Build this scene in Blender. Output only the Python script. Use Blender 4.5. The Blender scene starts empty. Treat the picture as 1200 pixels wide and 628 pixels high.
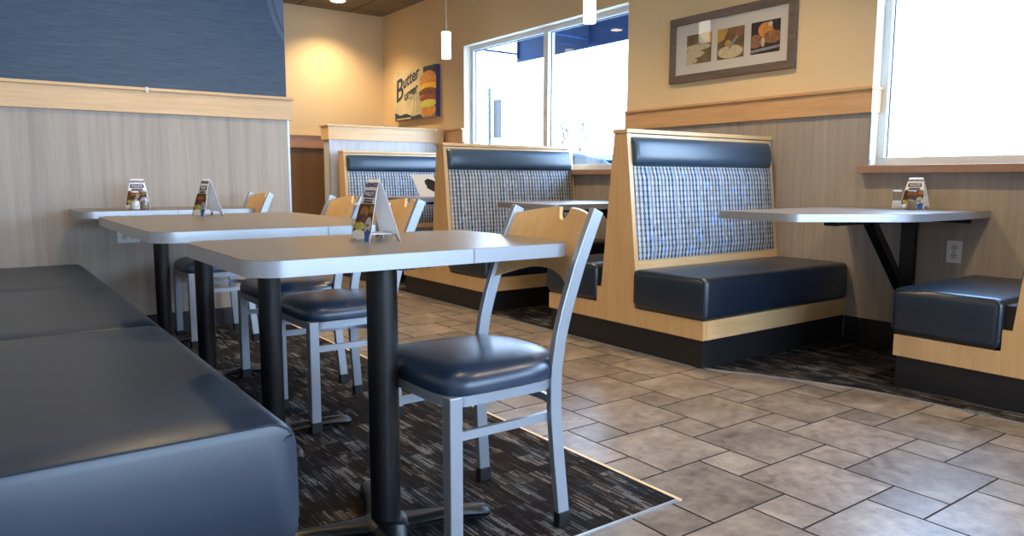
import bpy, bmesh, math, random
from mathutils import Vector, Matrix
random.seed(7)
S = bpy.context.scene
COL = S.collection
PI = math.pi
R = math.radians

# ------------------------------------------------------------------ materials
def srgb(r, g, b):
    f = lambda c: c/12.92 if c <= .04045 else ((c+.055)/1.055)**2.4
    return (f(r/255), f(g/255), f(b/255), 1)

class NT:
    """small helper around a node tree"""
    def __init__(s, name):
        s.m = bpy.data.materials.new(name); s.m.use_nodes = True
        s.t = s.m.node_tree; s.n = s.t.nodes; s.l = s.t.links
        s.b = s.n['Principled BSDF']
    def node(s, kind, **kw):
        n = s.n.new(kind)
        for k, v in kw.items(): setattr(n, k, v)
        return n
    def link(s, a, b): s.l.new(a, b)
    def math(s, op, a, b=None, c=None):
        n = s.node('ShaderNodeMath', operation=op)
        for i, v in enumerate((a, b, c)):
            if v is None: continue
            if isinstance(v, (int, float)): n.inputs[i].default_value = v
            else: s.link(v, n.inputs[i])
        return n.outputs[0]
    def coords(s, kind='Object', scale=(1, 1, 1), loc=(0, 0, 0), rot=(0, 0, 0)):
        t = s.node('ShaderNodeTexCoord'); m = s.node('ShaderNodeMapping')
        m.inputs['Scale'].default_value = scale; m.inputs['Location'].default_value = loc
        m.inputs['Rotation'].default_value = rot
        s.link(t.outputs[kind], m.inputs['Vector']); return m.outputs[0]
    def noise(s, vec, scale=5, detail=3, rough=.5):
        n = s.node('ShaderNodeTexNoise'); n.inputs['Scale'].default_value = scale
        n.inputs['Detail'].default_value = detail; n.inputs['Roughness'].default_value = rough
        s.link(vec, n.inputs['Vector']); return n.outputs['Fac']
    def ramp(s, fac, stops, interp='LINEAR'):
        n = s.node('ShaderNodeValToRGB'); n.color_ramp.interpolation = interp
        e = n.color_ramp.elements
        while len(e) < len(stops): e.new(.5)
        for k, (p, c) in enumerate(stops): e[k].position = p; e[k].color = c
        s.link(fac, n.inputs['Fac']); return n.outputs['Color']
    def mix(s, fac, a, b, blend='MIX'):
        n = s.node('ShaderNodeMix', data_type='RGBA', blend_type=blend)
        for sock, v in ((n.inputs[0], fac), (n.inputs[6], a), (n.inputs[7], b)):
            if isinstance(v, (int, float)): sock.default_value = v
            elif isinstance(v, tuple): sock.default_value = v
            else: s.link(v, sock)
        return n.outputs[2]
    def sep(s, vec):
        n = s.node('ShaderNodeSeparateXYZ'); s.link(vec, n.inputs[0]); return n.outputs
    def comb(s, x=0, y=0, z=0):
        n = s.node('ShaderNodeCombineXYZ')
        for i, v in enumerate((x, y, z)):
            if isinstance(v, (int, float)): n.inputs[i].default_value = v
            else: s.link(v, n.inputs[i])
        return n.outputs[0]
    def bump(s, h, strength=.2, dist=.002):
        n = s.node('ShaderNodeBump'); n.inputs['Strength'].default_value = strength
        n.inputs['Distance'].default_value = dist
        s.link(h, n.inputs['Height']); s.link(n.outputs[0], s.b.inputs['Normal'])
    def set(s, col=None, rough=None, metal=None, spec=None, coat=None):
        if col is not None:
            if isinstance(col, tuple): s.b.inputs['Base Color'].default_value = col
            else: s.link(col, s.b.inputs['Base Color'])
        if rough is not None:
            if isinstance(rough, (int, float)): s.b.inputs['Roughness'].default_value = rough
            else: s.link(rough, s.b.inputs['Roughness'])
        if metal is not None: s.b.inputs['Metallic'].default_value = metal
        if spec is not None: s.b.inputs['Specular IOR Level'].default_value = spec
        if coat is not None: s.b.inputs['Coat Weight'].default_value = coat
        return s.m

def plain(name, col, rough=.5, metal=0, nscale=60, amt=.06, bump=0, spec=None, coat=None):
    t = NT(name); v = t.coords()
    n = t.noise(v, nscale, 3)
    lo = tuple(c*(1-amt) for c in col[:3])+(1,); hi = tuple(min(1, c*(1+amt)) for c in col[:3])+(1,)
    c = t.ramp(n, [(.3, lo), (.7, hi)])
    if bump: t.bump(n, bump, .001)
    return t.set(c, rough, metal, spec, coat)

def emit(name, col, strength):
    t = NT(name); t.b.inputs['Base Color'].default_value = (.8, .8, .8, 1)
    v = t.coords(); n = t.noise(v, 3, 1)
    c = t.ramp(n, [(0, tuple(x*.97 for x in col[:3])+(1,)), (1, col)])
    t.link(c, t.b.inputs['Emission Color']); t.b.inputs['Emission Strength'].default_value = strength
    return t.m

def wood(name, a, b, c, axis, rough=.35, scale=1.0):
    """pale maple veneer; grain runs along axis"""
    t = NT(name)
    sc = [9*scale]*3; sc[axis] = .8*scale
    v = t.coords(scale=tuple(sc))
    n = t.noise(v, 3.0, 6, .55)
    sc2 = [70*scale]*3; sc2[axis] = 2.5*scale
    v2 = t.coords(scale=tuple(sc2)); f = t.noise(v2, 2.0, 4, .6)
    c1 = t.ramp(n, [(.25, a), (.5, b), (.8, c)])
    c2 = t.mix(.35, c1, t.ramp(f, [(.35, a), (.65, c)]), 'MIX')
    t.bump(f, .05, .0005)
    return t.set(c2, rough)

def laminate(name, lo, mid, hi, rough=.42):
    """wood-look wall laminate with vertical streaks"""
    t = NT(name)
    v = t.coords(scale=(14, 14, .35)); n = t.noise(v, 1.6, 6, .65)
    v2 = t.coords(scale=(90, 90, 2.2)); f = t.noise(v2, 1.5, 4, .6)
    v3 = t.coords(scale=(2.2, 2.2, .2)); g = t.noise(v3, 1.0, 2, .5)
    c = t.ramp(n, [(.3, lo), (.5, mid), (.72, hi)])
    c = t.mix(.30, c, t.ramp(f, [(.3, lo), (.7, hi)]))
    c = t.mix(.25, c, t.ramp(g, [(.35, lo), (.65, hi)]))
    return t.set(c, rough)

M = {}
M['maple_x'] = wood('maple_along_x', srgb(208, 165, 112), srgb(226, 186, 134), srgb(234, 199, 150), 0)
M['maple_y'] = wood('maple_along_y', srgb(192, 148, 104), srgb(210, 166, 120), srgb(220, 178, 132), 1)
M['maple_z'] = wood('maple_upright', srgb(200, 158, 108), srgb(214, 174, 124), srgb(222, 186, 138), 2, .3)
M['maple_board'] = wood('maple_chair_board', srgb(214, 166, 108), srgb(228, 184, 126), srgb(236, 198, 144), 2, .28, 1.3)
M['red_maple'] = wood('reddish_maple', srgb(168, 122, 92), srgb(186, 140, 108), srgb(198, 154, 122), 0)
M['grey_lam'] = laminate('grey_wood_laminate', srgb(146, 134, 124), srgb(174, 162, 150), srgb(192, 181, 169))
M['taupe_lam'] = laminate('taupe_wood_laminate', srgb(142, 130, 120), srgb(166, 154, 143), srgb(183, 172, 161))
M['brown_lam'] = laminate('brown_wood_laminate', srgb(98, 74, 54), srgb(118, 90, 66), srgb(136, 106, 80))
M['beige'] = plain('beige_wall_paint', srgb(226, 200, 158), .75, nscale=120, amt=.02, bump=.05)
M['beige_light'] = plain('cream_reveal_paint', srgb(232, 222, 204), .6, nscale=120, amt=.02)
M['black_base'] = plain('black_vinyl_kick_board', srgb(30, 29, 33), .45, amt=.1)
M['black_metal'] = plain('black_powder_coat', srgb(12, 13, 16), .4, amt=.1, nscale=200, bump=.08)
M['black_rubber'] = plain('black_rubber', srgb(18, 18, 20), .6)
M['silver'] = plain('silver_painted_steel', srgb(164, 172, 182), .36, .55, nscale=300, amt=.03, bump=.03)
M['alu'] = plain('brushed_aluminium_edge', srgb(172, 178, 186), .32, .6, nscale=200, amt=.03)
M['white_frame'] = plain('white_window_frame', srgb(225, 228, 230), .4, .2, amt=.02)
M['white_plastic'] = plain('white_plastic', srgb(232, 232, 230), .35, amt=.02)
M['seam_dark'] = plain('dark_joint', srgb(70, 70, 72), .6)
M['granite'] = plain('pinkish_brown_stone', srgb(160, 128, 108), .4, nscale=260, amt=.22)
M['paper'] = plain('white_card', srgb(238, 240, 244), .5, amt=.01)
M['salt'] = plain('white_salt', srgb(240, 238, 232), .8, amt=.03, nscale=500)
M['pepper'] = plain('grey_brown_pepper', srgb(150, 130, 112), .8, amt=.3, nscale=700)
M['slot'] = plain('dark_slot', srgb(40, 38, 36), .5)
M['purple'] = plain('navy_purple_print', srgb(66, 58, 120), .5, amt=.05)
M['brown_print'] = plain('brown_print', srgb(120, 76, 48), .5, nscale=90, amt=.35)
M['bun_print'] = plain('golden_bun_print', srgb(214, 142, 66), .4, nscale=25, amt=.2)
M['patty_print'] = plain('dark_patty_print', srgb(104, 46, 28), .4, nscale=50, amt=.45)
M['cheese_print'] = plain('yellow_cheese_print', srgb(246, 196, 52), .4, nscale=30, amt=.1)
M['lettuce_print'] = plain('yellow_green_lettuce_print', srgb(206, 208, 92), .5, nscale=80, amt=.35)
M['tomato_print'] = plain('red_tomato_print', srgb(140, 46, 32), .4, nscale=60, amt=.2)
M['blue_print'] = plain('blue_print', srgb(30, 96, 190), .5, nscale=30, amt=.1)
M['grey_print'] = plain('grey_print', srgb(150, 148, 150), .5, nscale=90, amt=.3)
M['teal_script'] = plain('dark_teal_script', srgb(38, 62, 92), .6, amt=.1)
M['mat_board'] = plain('white_mat_board', srgb(222, 214, 206), .6, amt=.01)
M['dark_photo'] = plain('dark_photo_ground', srgb(58, 44, 36), .5, nscale=12, amt=.5)
M['sepia_photo'] = plain('sepia_photo_ground', srgb(122, 96, 62), .5, nscale=12, amt=.4)
M['dough_print'] = plain('pale_dough_print', srgb(214, 194, 156), .5, nscale=40, amt=.12)
M['gold_print'] = plain('golden_glow_print', srgb(206, 160, 72), .5, nscale=8, amt=.2)
M['crust_print'] = plain('crusty_bread_print', srgb(158, 108, 70), .5, nscale=45, amt=.35)
M['awning'] = plain('blue_awning_cloth', srgb(4, 52, 104), .8, nscale=60, amt=.05)
M['concrete'] = plain('pale_pavement', srgb(205, 203, 198), .9, nscale=3, amt=.06)
M['bark'] = plain('grey_bark', srgb(60, 58, 58), .9, nscale=30, amt=.15)
M['car_paint'] = plain('blue_grey_car_paint', srgb(26, 38, 54), .6)
M['car_glass'] = plain('dark_car_glass', srgb(14, 18, 24), .5)
M['sign_green'] = plain('green_grey_sign', srgb(16, 36, 34), .5)
M['shade_glow'] = emit('glowing_glass_shade', (1, .90, .70, 1), 2.6)
M['lamp_glow'] = emit('glowing_lamp_lens', (1, .82, .52, 1), 9)

def vinyl(name, col, rough=.32):
    t = NT(name); v = t.coords()
    n = t.noise(v, 420, 2, .5); g = t.noise(v, 4, 3)
    t.bump(n, .12, .0006)
    c = t.ramp(g, [(.3, tuple(x*.93 for x in col[:3])+(1,)), (.7, tuple(x*1.07 for x in col[:3])+(1,))])
    return t.set(c, rough, 0, .75)
M['navy'] = vinyl('navy_vinyl', srgb(26, 39, 56))
M['navy_pad'] = vinyl('blue_navy_vinyl', srgb(42, 66, 88), .34)
M['chair_navy'] = vinyl('chair_seat_vinyl', srgb(30, 50, 74), .32)
M['charcoal'] = vinyl('charcoal_navy_vinyl', srgb(34, 48, 66), .38)

def tabletop():
    t = NT('brown_grey_laminate_top'); v = t.coords()
    n = t.noise(v, 500, 2, .6)
    c = t.ramp(n, [(.35, srgb(112, 104, 98)), (.65, srgb(134, 125, 117))])
    t.bump(n, .05, .0004)
    return t.set(c, .34, 0, .5)
M['top'] = tabletop()

def wallpaper():
    t = NT('navy_grasscloth_wallpaper')
    v = t.coords('Object', (2.2, 2.2, 95)); n = t.noise(v, 1.6, 6, .65)
    v2 = t.coords('Object', (9, 9, 330)); f = t.noise(v2, 1.2, 3, .6)
    c = t.ramp(n, [(.3, srgb(50, 68, 92)), (.52, srgb(68, 88, 112)), (.75, srgb(94, 114, 136))])
    c = t.mix(.4, c, t.ramp(f, [(.3, srgb(50, 68, 92)), (.7, srgb(98, 118, 140))]))
    # two paler printed rings that run off the right edge of the panel
    o = t.sep(t.coords('Object'))
    d = t.math('SQRT', t.math('ADD', t.math('POWER', t.math('SUBTRACT', o[0], 2.225), 2.0),
                              t.math('POWER', t.math('SUBTRACT', o[2], 2.16), 2.0)))
    a1 = t.math('MULTIPLY', t.math('GREATER_THAN', d, .612), t.math('LESS_THAN', d, .638))
    a2 = t.math('LESS_THAN', d, .595)
    k = t.math('MULTIPLY', t.math('MAXIMUM', a1, a2), .35)
    c = t.mix(k, c, srgb(128, 142, 156))
    t.bump(f, .1, .001)
    return t.set(c, .7)
M['wallpaper'] = wallpaper()

def oval_fabric():
    """columns of touching pale ovals with coloured diamonds between them"""
    t = NT('oval_patterned_fabric')
    o = t.sep(t.coords('Object'))
    px, pz = .0285, .030
    u = t.math('DIVIDE', o[0], px); w = t.math('DIVIDE', o[2], pz)
    fu = t.math('SUBTRACT', t.math('FRACT', u), .5); fw = t.math('SUBTRACT', t.math('FRACT', w), .5)
    du = t.math('DIVIDE', fu, .33); dw = t.math('DIVIDE', fw, .51)
    d = t.math('ADD', t.math('POWER', t.math('ABSOLUTE', du), 2.2), t.math('POWER', t.math('ABSOLUTE', dw), 2.2))
    oval = t.math('LESS_THAN', d, 1.0)
    cu = t.math('FLOOR', t.math('ADD', u, .5)); cw = t.math('FLOOR', t.math('ADD', w, .5))
    wn = t.node('ShaderNodeTexWhiteNoise', noise_dimensions='2D'); t.link(t.comb(cu, cw), wn.inputs['Vector'])
    wc = t.node('ShaderNodeTexWhiteNoise', noise_dimensions='1D'); t.link(t.math('MODULO', t.math('ADD', cu, 400), 6.0), wc.inputs['W'])
    mixv = t.math('FRACT', t.math('ADD', t.math('DIVIDE', t.math('MODULO', t.math('ADD', cu, 420), 7.0), 7.0), t.math('MULTIPLY', wn.outputs['Value'], .13)))
    gaps = t.ramp(mixv, [(0, srgb(20, 46, 74)), (.143, srgb(86, 102, 122)), (.286, srgb(98, 86, 80)), (.43, srgb(56, 70, 90)),
                         (.571, srgb(26, 60, 96)), (.714, srgb(112, 124, 140)), (.857, srgb(84, 74, 70))], 'CONSTANT')
    rare = t.math('GREATER_THAN', wn.outputs['Value'], .955)
    gaps = t.mix(rare, gaps, srgb(24, 108, 196))
    ou = t.math('FLOOR', u); ow = t.math('FLOOR', w)
    wo = t.node('ShaderNodeTexWhiteNoise', noise_dimensions='2D'); t.link(t.comb(ou, ow), wo.inputs['Vector'])
    ov = t.ramp(wo.outputs['Value'], [(0, srgb(164, 172, 180)), (1, srgb(194, 200, 206))])
    c = t.mix(oval, gaps, ov)
    n = t.noise(t.coords(scale=(1, 1, 1)), 900, 2)
    t.bump(n, .15, .0006)
    return t.set(c, .75)
M['fabric'] = oval_fabric()

def tile_mat():
    t = NT('grey_brown_slate_tile')
    at = t.node('ShaderNodeAttribute', attribute_name='tone')
    v = t.coords()
    off = t.node('ShaderNodeVectorMath', operation='ADD'); t.link(v, off.inputs[0])
    t.link(t.comb(t.math('MULTIPLY', at.outputs['Fac'], 37), t.math('MULTIPLY', at.outputs['Fac'], 91), 0), off.inputs[1])
    n = t.noise(off.outputs[0], 5, 6, .6); n2 = t.noise(off.outputs[0], 22, 8, .72)
    c = t.ramp(n, [(.32, srgb(84, 73, 68)), (.5, srgb(122, 110, 101)), (.66, srgb(152, 142, 132))])
    c = t.mix(.4, c, t.ramp(n2, [(.36, srgb(78, 68, 64)), (.6, srgb(160, 150, 140))]))
    tone = t.math('ADD', t.math('MULTIPLY', at.outputs['Fac'], .36), .74)
    c = t.mix(1.0, c, t.comb(tone, tone, tone), 'MULTIPLY')
    t.bump(n2, .22, .002)
    r = t.math('ADD', t.math('MULTIPLY', n2, .30), .18)
    return t.set(c, r)
M['tile'] = tile_mat()
M['grout'] = plain('dark_grout', srgb(52, 44, 40), .9, nscale=80, amt=.15)

def carpet_mat(name):
    """dark looped pile with groups of short pale dashes that run along Y"""
    t = NT(name); o = t.sep(t.coords('Object'))
    def cells(wx, wy, seed):
        ix = t.math('FLOOR', t.math('ADD', t.math('DIVIDE', o[0], wx), seed))
        a = t.node('ShaderNodeTexWhiteNoise', noise_dimensions='1D'); t.link(ix, a.inputs['W'])
        iy = t.math('FLOOR', t.math('ADD', t.math('DIVIDE', o[1], wy), t.math('MULTIPLY', a.outputs['Value'], 7)))
        b = t.node('ShaderNodeTexWhiteNoise', noise_dimensions='2D'); t.link(t.comb(ix, iy), b.inputs['Vector'])
        return b.outputs['Value']
    big = cells(.06, .10, 3.3); mid = cells(.019, .11, 9.1); thin = cells(.0075, .075, 1.7)
    stripe = t.math('ABSOLUTE', t.math('SUBTRACT', t.math('FRACT', t.math('DIVIDE', o[0], .0125)), .5))
    k = t.math('ADD', t.math('ADD', t.math('MULTIPLY', big, .36), t.math('MULTIPLY', mid, .26)), t.math('MULTIPLY', thin, .46))
    k = t.math('SUBTRACT', k, t.math('MULTIPLY', stripe, .35))
    base = t.ramp(k, [(.34, srgb(30, 25, 25)), (.52, srgb(42, 37, 36)), (.64, srgb(64, 59, 57)), (.82, srgb(108, 106, 103))])
    hue = t.noise(t.coords(scale=(9, 3, 1)), 1.0, 2)
    base = t.mix(t.ramp(hue, [(.42, (0, 0, 0, 1)), (.62, (.5, .5, .5, 1))]), base, t.ramp(k, [(.30, srgb(24, 28, 34)), (.55, srgb(44, 52, 62)), (.82, srgb(96, 110, 122))]))
    fine = t.noise(t.coords(scale=(1, 1, 1)), 330, 2, .8)
    c = t.mix(.75, base, t.ramp(fine, [(.38, (.25, .25, .25, 1)), (.64, (1.7, 1.6, 1.55, 1))]), 'MULTIPLY')
    t.bump(fine, .7, .003)
    return t.set(c, .95, 0, .1)
M['carpet'] = carpet_mat('charcoal_carpet_tile')

def ceiling_mat():
    t = NT('tan_ceiling_tile_with_grid')
    o = t.sep(t.coords('Object'))
    fx = t.math('FRACT', t.math('DIVIDE', t.math('ADD', o[0], -3.085+6.1+.012), .61))
    fy = t.math('FRACT', t.math('DIVIDE', t.math('ADD', o[1], -8.14+12.2+.012), .61))
    g = t.math('MAXIMUM', t.math('LESS_THAN', fx, .04), t.math('LESS_THAN', fy, .04))
    n = t.noise(t.coords(), 130, 3, .7)
    c = t.ramp(n, [(.35, srgb(104, 92, 76)), (.6, srgb(140, 126, 106))])
    c = t.mix(g, c, srgb(84, 72, 58)); t.bump(t.math('SUBTRACT', n, g), .3, .003)
    return t.set(c, .9)
M['ceiling'] = ceiling_mat()

def glass_mat(name, tint=(1, 1, 1, 1), refl=.08):
    t = NT(name); t.n.remove(t.b)
    out = [n for n in t.n if n.type == 'OUTPUT_MATERIAL'][0]
    tr = t.node('ShaderNodeBsdfTransparent'); tr.inputs[0].default_value = tint
    gl = t.node('ShaderNodeBsdfGlossy'); gl.inputs['Roughness'].default_value = .03
    lw = t.node('ShaderNodeLayerWeight'); lw.inputs[0].default_value = .5
    mx = t.node('ShaderNodeMixShader'); t.link(t.math('ADD', t.math('MULTIPLY', t.math('POWER', lw.outputs['Facing'], 5), .6), refl*.4), mx.inputs[0])
    t.link(tr.outputs[0], mx.inputs[1]); t.link(gl.outputs[0], mx.inputs[2]); t.link(mx.outputs[0], out.inputs[0])
    return t.m
M['pane'] = glass_mat('window_glass', (.97, .98, .99, 1))
M['shaker_glass'] = glass_mat('clear_shaker_plastic', (.84, .86, .88, 1), .14)

# ------------------------------------------------------------------ mesh helpers
def new_bm(): return bmesh.new()
def bx(bm, x0, x1, y0, y1, z0, z1, mi=0):
    r = bmesh.ops.create_cube(bm, size=1.0)
    for v in r['verts']:
        v.co = Vector(((x0+x1)/2+v.co.x*(x1-x0), (y0+y1)/2+v.co.y*(y1-y0), (z0+z1)/2+v.co.z*(z1-z0)))
    for f in {f for v in r['verts'] for f in v.link_faces}: f.material_index = mi
    return r['verts']
def cyl(bm, p, q, r0, r1=None, n=20, mi=0):
    p, q = Vector(p), Vector(q); r1 = r0 if r1 is None else r1
    d = q-p; rot = Vector((0, 0, 1)).rotation_difference(d).to_matrix().to_4x4()
    r = bmesh.ops.create_cone(bm, cap_ends=True, segments=n, radius1=r0, radius2=r1, depth=d.length,
                              matrix=Matrix.Translation((p+q)/2) @ rot)
    for f in {f for v in r['verts'] for f in v.link_faces}: f.material_index = mi
def prism(bm, poly, a0, a1, axis=0, mi=0):
    """extrude a polygon given in the two other axes between a0 and a1"""
    def P(a, u, v):
        return {0: (a, u, v), 1: (u, a, v), 2: (u, v, a)}[axis]
    A = [bm.verts.new(P(a0, u, v)) for u, v in poly]; B = [bm.verts.new(P(a1, u, v)) for u, v in poly]
    fs = [bm.faces.new(A), bm.faces.new(B[::-1])]
    for i in range(len(A)):
        j = (i+1) % len(A); fs.append(bm.faces.new((A[j], A[i], B[i], B[j])))
    for f in fs: f.material_index = mi
def bar(bm, path, w, h, up=(0, 0, 1), closed=False):
    """rectangular tube swept along a path; w across, h along 'up'"""
    pts = [Vector(p) for p in path]; rings = []; up = Vector(up)
    n = len(pts)
    for i, p in enumerate(pts):
        a = pts[max(0, i-1)]; b = pts[min(n-1, i+1)]
        t = (b-a).normalized(); s = t.cross(up).normalized(); u = s.cross(t).normalized()
        rings.append([bm.verts.new(p+s*w/2*i1+u*h/2*j1) for i1, j1 in ((-1, -1), (1, -1), (1, 1), (-1, 1))])
    for a, b in zip(rings, rings[1:]):
        for k in range(4):
            bm.faces.new((a[k], a[(k+1) % 4], b[(k+1) % 4], b[k]))
    bm.faces.new(rings[0][::-1]); bm.faces.new(rings[-1])
def lathe(bm, prof, n=24, c=(0, 0), mi=0):
    rings = []
    for r, z in prof:
        rings.append([bm.verts.new((c[0]+r*math.cos(2*PI*k/n), c[1]+r*math.sin(2*PI*k/n), z)) for k in range(n)])
    for a, b in zip(rings, rings[1:]):
        for k in range(n): bm.faces.new((a[k], a[(k+1) % n], b[(k+1) % n], b[k])).material_index = mi
    bm.faces.new(rings[0][::-1]).material_index = mi; bm.faces.new(rings[-1]).material_index = mi
def rbox(bm, x0, x1, y0, y1, z0, z1, r=.01, seg=3):
    vs = bx(bm, x0, x1, y0, y1, z0, z1)
    es = list({e for v in vs for e in v.link_edges})
    bmesh.ops.bevel(bm, geom=es, offset=r, segments=seg, profile=.5, affect='EDGES')
def outline(cx, cy, hx, hy, r, seg=8):
    """rounded rectangle, counter-clockwise"""
    pts = []
    for sx, sy, a0 in ((1, 1, 0), (-1, 1, 90), (-1, -1, 180), (1, -1, 270)):
        for k in range(seg+1):
            a = R(a0+90*k/seg); pts.append((cx+sx*(hx-r)+r*math.cos(a), cy+sy*(hy-r)+r*math.sin(a)))
    return pts
def obj(name, bm, mats, parent=None, smooth=False, bevel=0, loc=None):
    bmesh.ops.recalc_face_normals(bm, faces=bm.faces)
    me = bpy.data.meshes.new(name); bm.to_mesh(me); bm.free()
    if not isinstance(mats, (list, tuple)): mats = [mats]
    for m in mats: me.materials.append(m)
    if smooth:
        me.polygons.foreach_set('use_smooth', [True]*len(me.polygons)); me.set_sharp_from_angle(angle=R(38))
    o = bpy.data.objects.new(name, me); COL.objects.link(o)
    if parent: o.parent = parent
    if loc: o.location = loc
    if bevel:
        b = o.modifiers.new('bevel', 'BEVEL'); b.width = bevel; b.segments = 2; b.limit_method = 'ANGLE'; b.angle_limit = R(40)
    return o
def struct(name, bm, mats, parent=None, **k):
    o = obj(name, bm, mats, parent, **k)
    if not parent: o['kind'] = 'structure'
    return o
def tag(o, label, cat, group=None):
    o['label'] = label; o['category'] = cat
    if group: o['group'] = group
    return o
def thing(name, label, cat, loc=(0, 0, 0), rz=0, group=None):
    o = bpy.data.objects.new(name, None); COL.objects.link(o); o.location = loc; o.rotation_euler = (0, 0, rz)
    o.empty_display_size = .1
    return tag(o, label, cat, group)
def kids(o): return [c for c in bpy.data.objects if c.parent == o]
def dup(o, parent=None):
    c = o.copy(); COL.objects.link(c)
    if parent: c.parent = parent
    for k in kids(o): dup(k, c)
    return c
def place(src, loc, rz, label, group=None, **kw):
    c = dup(src); c.location = loc; c.rotation_euler = (0, 0, rz); c['label'] = label
    if group: c['group'] = group
    return c
def text_mesh(body, size, extrude=.0003, shear=0.0, offset=0.0, space=1.0, tall=1.0):
    cu = bpy.data.curves.new('lettering', 'FONT'); cu.body = body; cu.size = size; cu.extrude = extrude
    cu.align_x = 'CENTER'; cu.align_y = 'CENTER'; cu.shear = shear; cu.offset = offset; cu.space_character = space
    cu.resolution_u = 3
    o = bpy.data.objects.new('lettering', cu); COL.objects.link(o)
    dg = bpy.context.evaluated_depsgraph_get(); dg.update()
    me = bpy.data.meshes.new_from_object(o.evaluated_get(dg)); bpy.data.objects.remove(o)
    for v in me.vertices: v.co.y *= tall
    return me

# ------------------------------------------------------------------ key dimensions (metres)
XW = 4.13; YP = 4.83; YF = 8.33; ZC = 2.86; XL = -.25; YB = -3.2
TR0, TR1 = 1.31, 1.455                      # maple trim band
WIN = [(4.18, 6.52), (-.15, 2.25), (-2.9, -.75)]    # openings of the right wall
Z0, Z1 = 1.0, 2.27

# ------------------------------------------------------------------ floor
u = .1625
bm = new_bm(); lay = bm.faces.layers.float.new('tone')
bx(bm, XL, XW+.02, YB, YF, -.06, -.003, 1)
def tile(x0, y0, w):
    g = .0022; e = .0012
    x0 += g; y0 += g; w -= 2*g
    if x0+w < XL or x0 > XW or y0+w < YB or y0 > YF: return
    a = [bm.verts.new(p) for p in ((x0, y0, -.003), (x0+w, y0, -.003), (x0+w, y0+w, -.003), (x0, y0+w, -.003))]
    b = [bm.verts.new(p) for p in ((x0+e, y0+e, 0), (x0+w-e, y0+e, 0), (x0+w-e, y0+w-e, 0), (x0+e, y0+w-e, 0))]
    tn = random.random()
    f = bm.faces.new(b); f[lay] = tn
    for k in range(4):
        f = bm.faces.new((a[k], a[(k+1) % 4], b[(k+1) % 4], b[k])); f[lay] = tn; f.material_index = 1
for i in range(-40, 60):
    for j in range(-40, 60):
        ox = 1.745+i*u+j*2*u; oy = 1.56+i*2*u-j*u
        if not (XL-.4 < ox < XW and YB-.4 < oy < YF): continue
        tile(ox, oy, 2*u); tile(ox+2*u, oy+u, u)
# keep tiles inside the room
geom = bm.verts[:]+bm.edges[:]+bm.faces[:]
for co, no in (((XL, 0, 0), (-1, 0, 0)), ((XW+.02, 0, 0), (1, 0, 0)), ((0, YB, 0), (0, -1, 0)), ((0, YF, 0), (0, 1, 0))):
    bmesh.ops.bisect_plane(bm, geom=bm.verts[:]+bm.edges[:]+bm.faces[:], plane_co=co, plane_no=no, clear_outer=True)
struct('floor', bm, [M['tile'], M['grout']])

bm = new_bm(); bx(bm, XL, 1.61, 1.395, YP, -.002, .004); struct('floor_carpet', bm, M['carpet'])
bm = new_bm(); bx(bm, 1.61, 1.622, 1.383, YP, -.002, .0045); struct('trim_1', bm, plain('cream_floor_edging', srgb(222, 196, 154), .4))
bm = new_bm(); bx(bm, XL, 1.61, 1.386, 1.395, -.002, .0045); struct('trim_2', bm, M['alu'])
curve = [(2.868, 8.3), (2.868, 2.42), (2.90, 2.33), (2.95, 2.22), (3.015, 2.09), (3.065, 1.98), (3.12, 1.84), (3.16, 1.72), (3.19, 1.58), (3.205, 1.42), (3.215, 1.25), (3.22, 1.05), (3.22, YB)]
bm = new_bm(); prism(bm, curve+[(XW, YB), (XW, 8.3)], -.002, .0035, 2); struct('floor_carpet', bm, M['carpet'])
bm = new_bm(); bar(bm, [(x-.003, y, .0025) for x, y in curve], .005, .005); struct('trim_3', bm, M['alu'])

# ------------------------------------------------------------------ ceiling and walls
bm = new_bm(); bx(bm, XL-.2, XW+.2, YB-.2, YF+.2, ZC, ZC+.1); struct('ceiling', bm, M['ceiling'])
def wall_x(bm, x0, x1, openings, y0, y1):
    """wall along Y with openings; slot 0 paint above the trim, slot 1 laminate below"""
    ys = sorted(openings); cur = y0
    segs = []
    for a, b in ys:
        segs.append((cur, a)); cur = b
        bx(bm, x0, x1, a, b, Z1, ZC, 0); bx(bm, x0, x1, a, b, 0, Z0-.0295, 1)
    segs.append((cur, y1))
    for a, b in segs:
        bx(bm, x0, x1, a, b, 1.38, ZC, 0); bx(bm, x0, x1, a, b, 0, 1.38, 1)
bm = new_bm(); wall_x(bm, XW, XW+.2, WIN, YB-.2, YF+.2)
struct('wall_right', bm, [M['beige'], M['taupe_lam']])
bm = new_bm(); bx(bm, XL-.2, XL, YB-.2, YF+.2, 1.38, ZC, 0); bx(bm, XL-.2, XL, YB-.2, YF+.2, 0, 1.38, 1)
struct('wall_left', bm, [M['beige'], M['grey_lam']])
bm = new_bm(); bx(bm, XL, XW, YF, YF+.2, 1.36, ZC, 0); bx(bm, XL, XW, YF, YF+.2, 0, 1.36, 1)
struct('wall_far', bm, [M['beige'], M['brown_lam']])
bm = new_bm()   # wall behind the camera; its two unseen windows are added to light the room
for a, b in ((XL, .1), (1.9, 2.2), (3.9, XW)): bx(bm, a, b, YB-.2, YB, 0, ZC)
for a, b in ((.1, 1.9), (2.2, 3.9)): bx(bm, a, b, YB-.2, YB, 0, .6); bx(bm, a, b, YB-.2, YB, 2.4, ZC)
struct('wall_back', bm, M['beige'])
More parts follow.
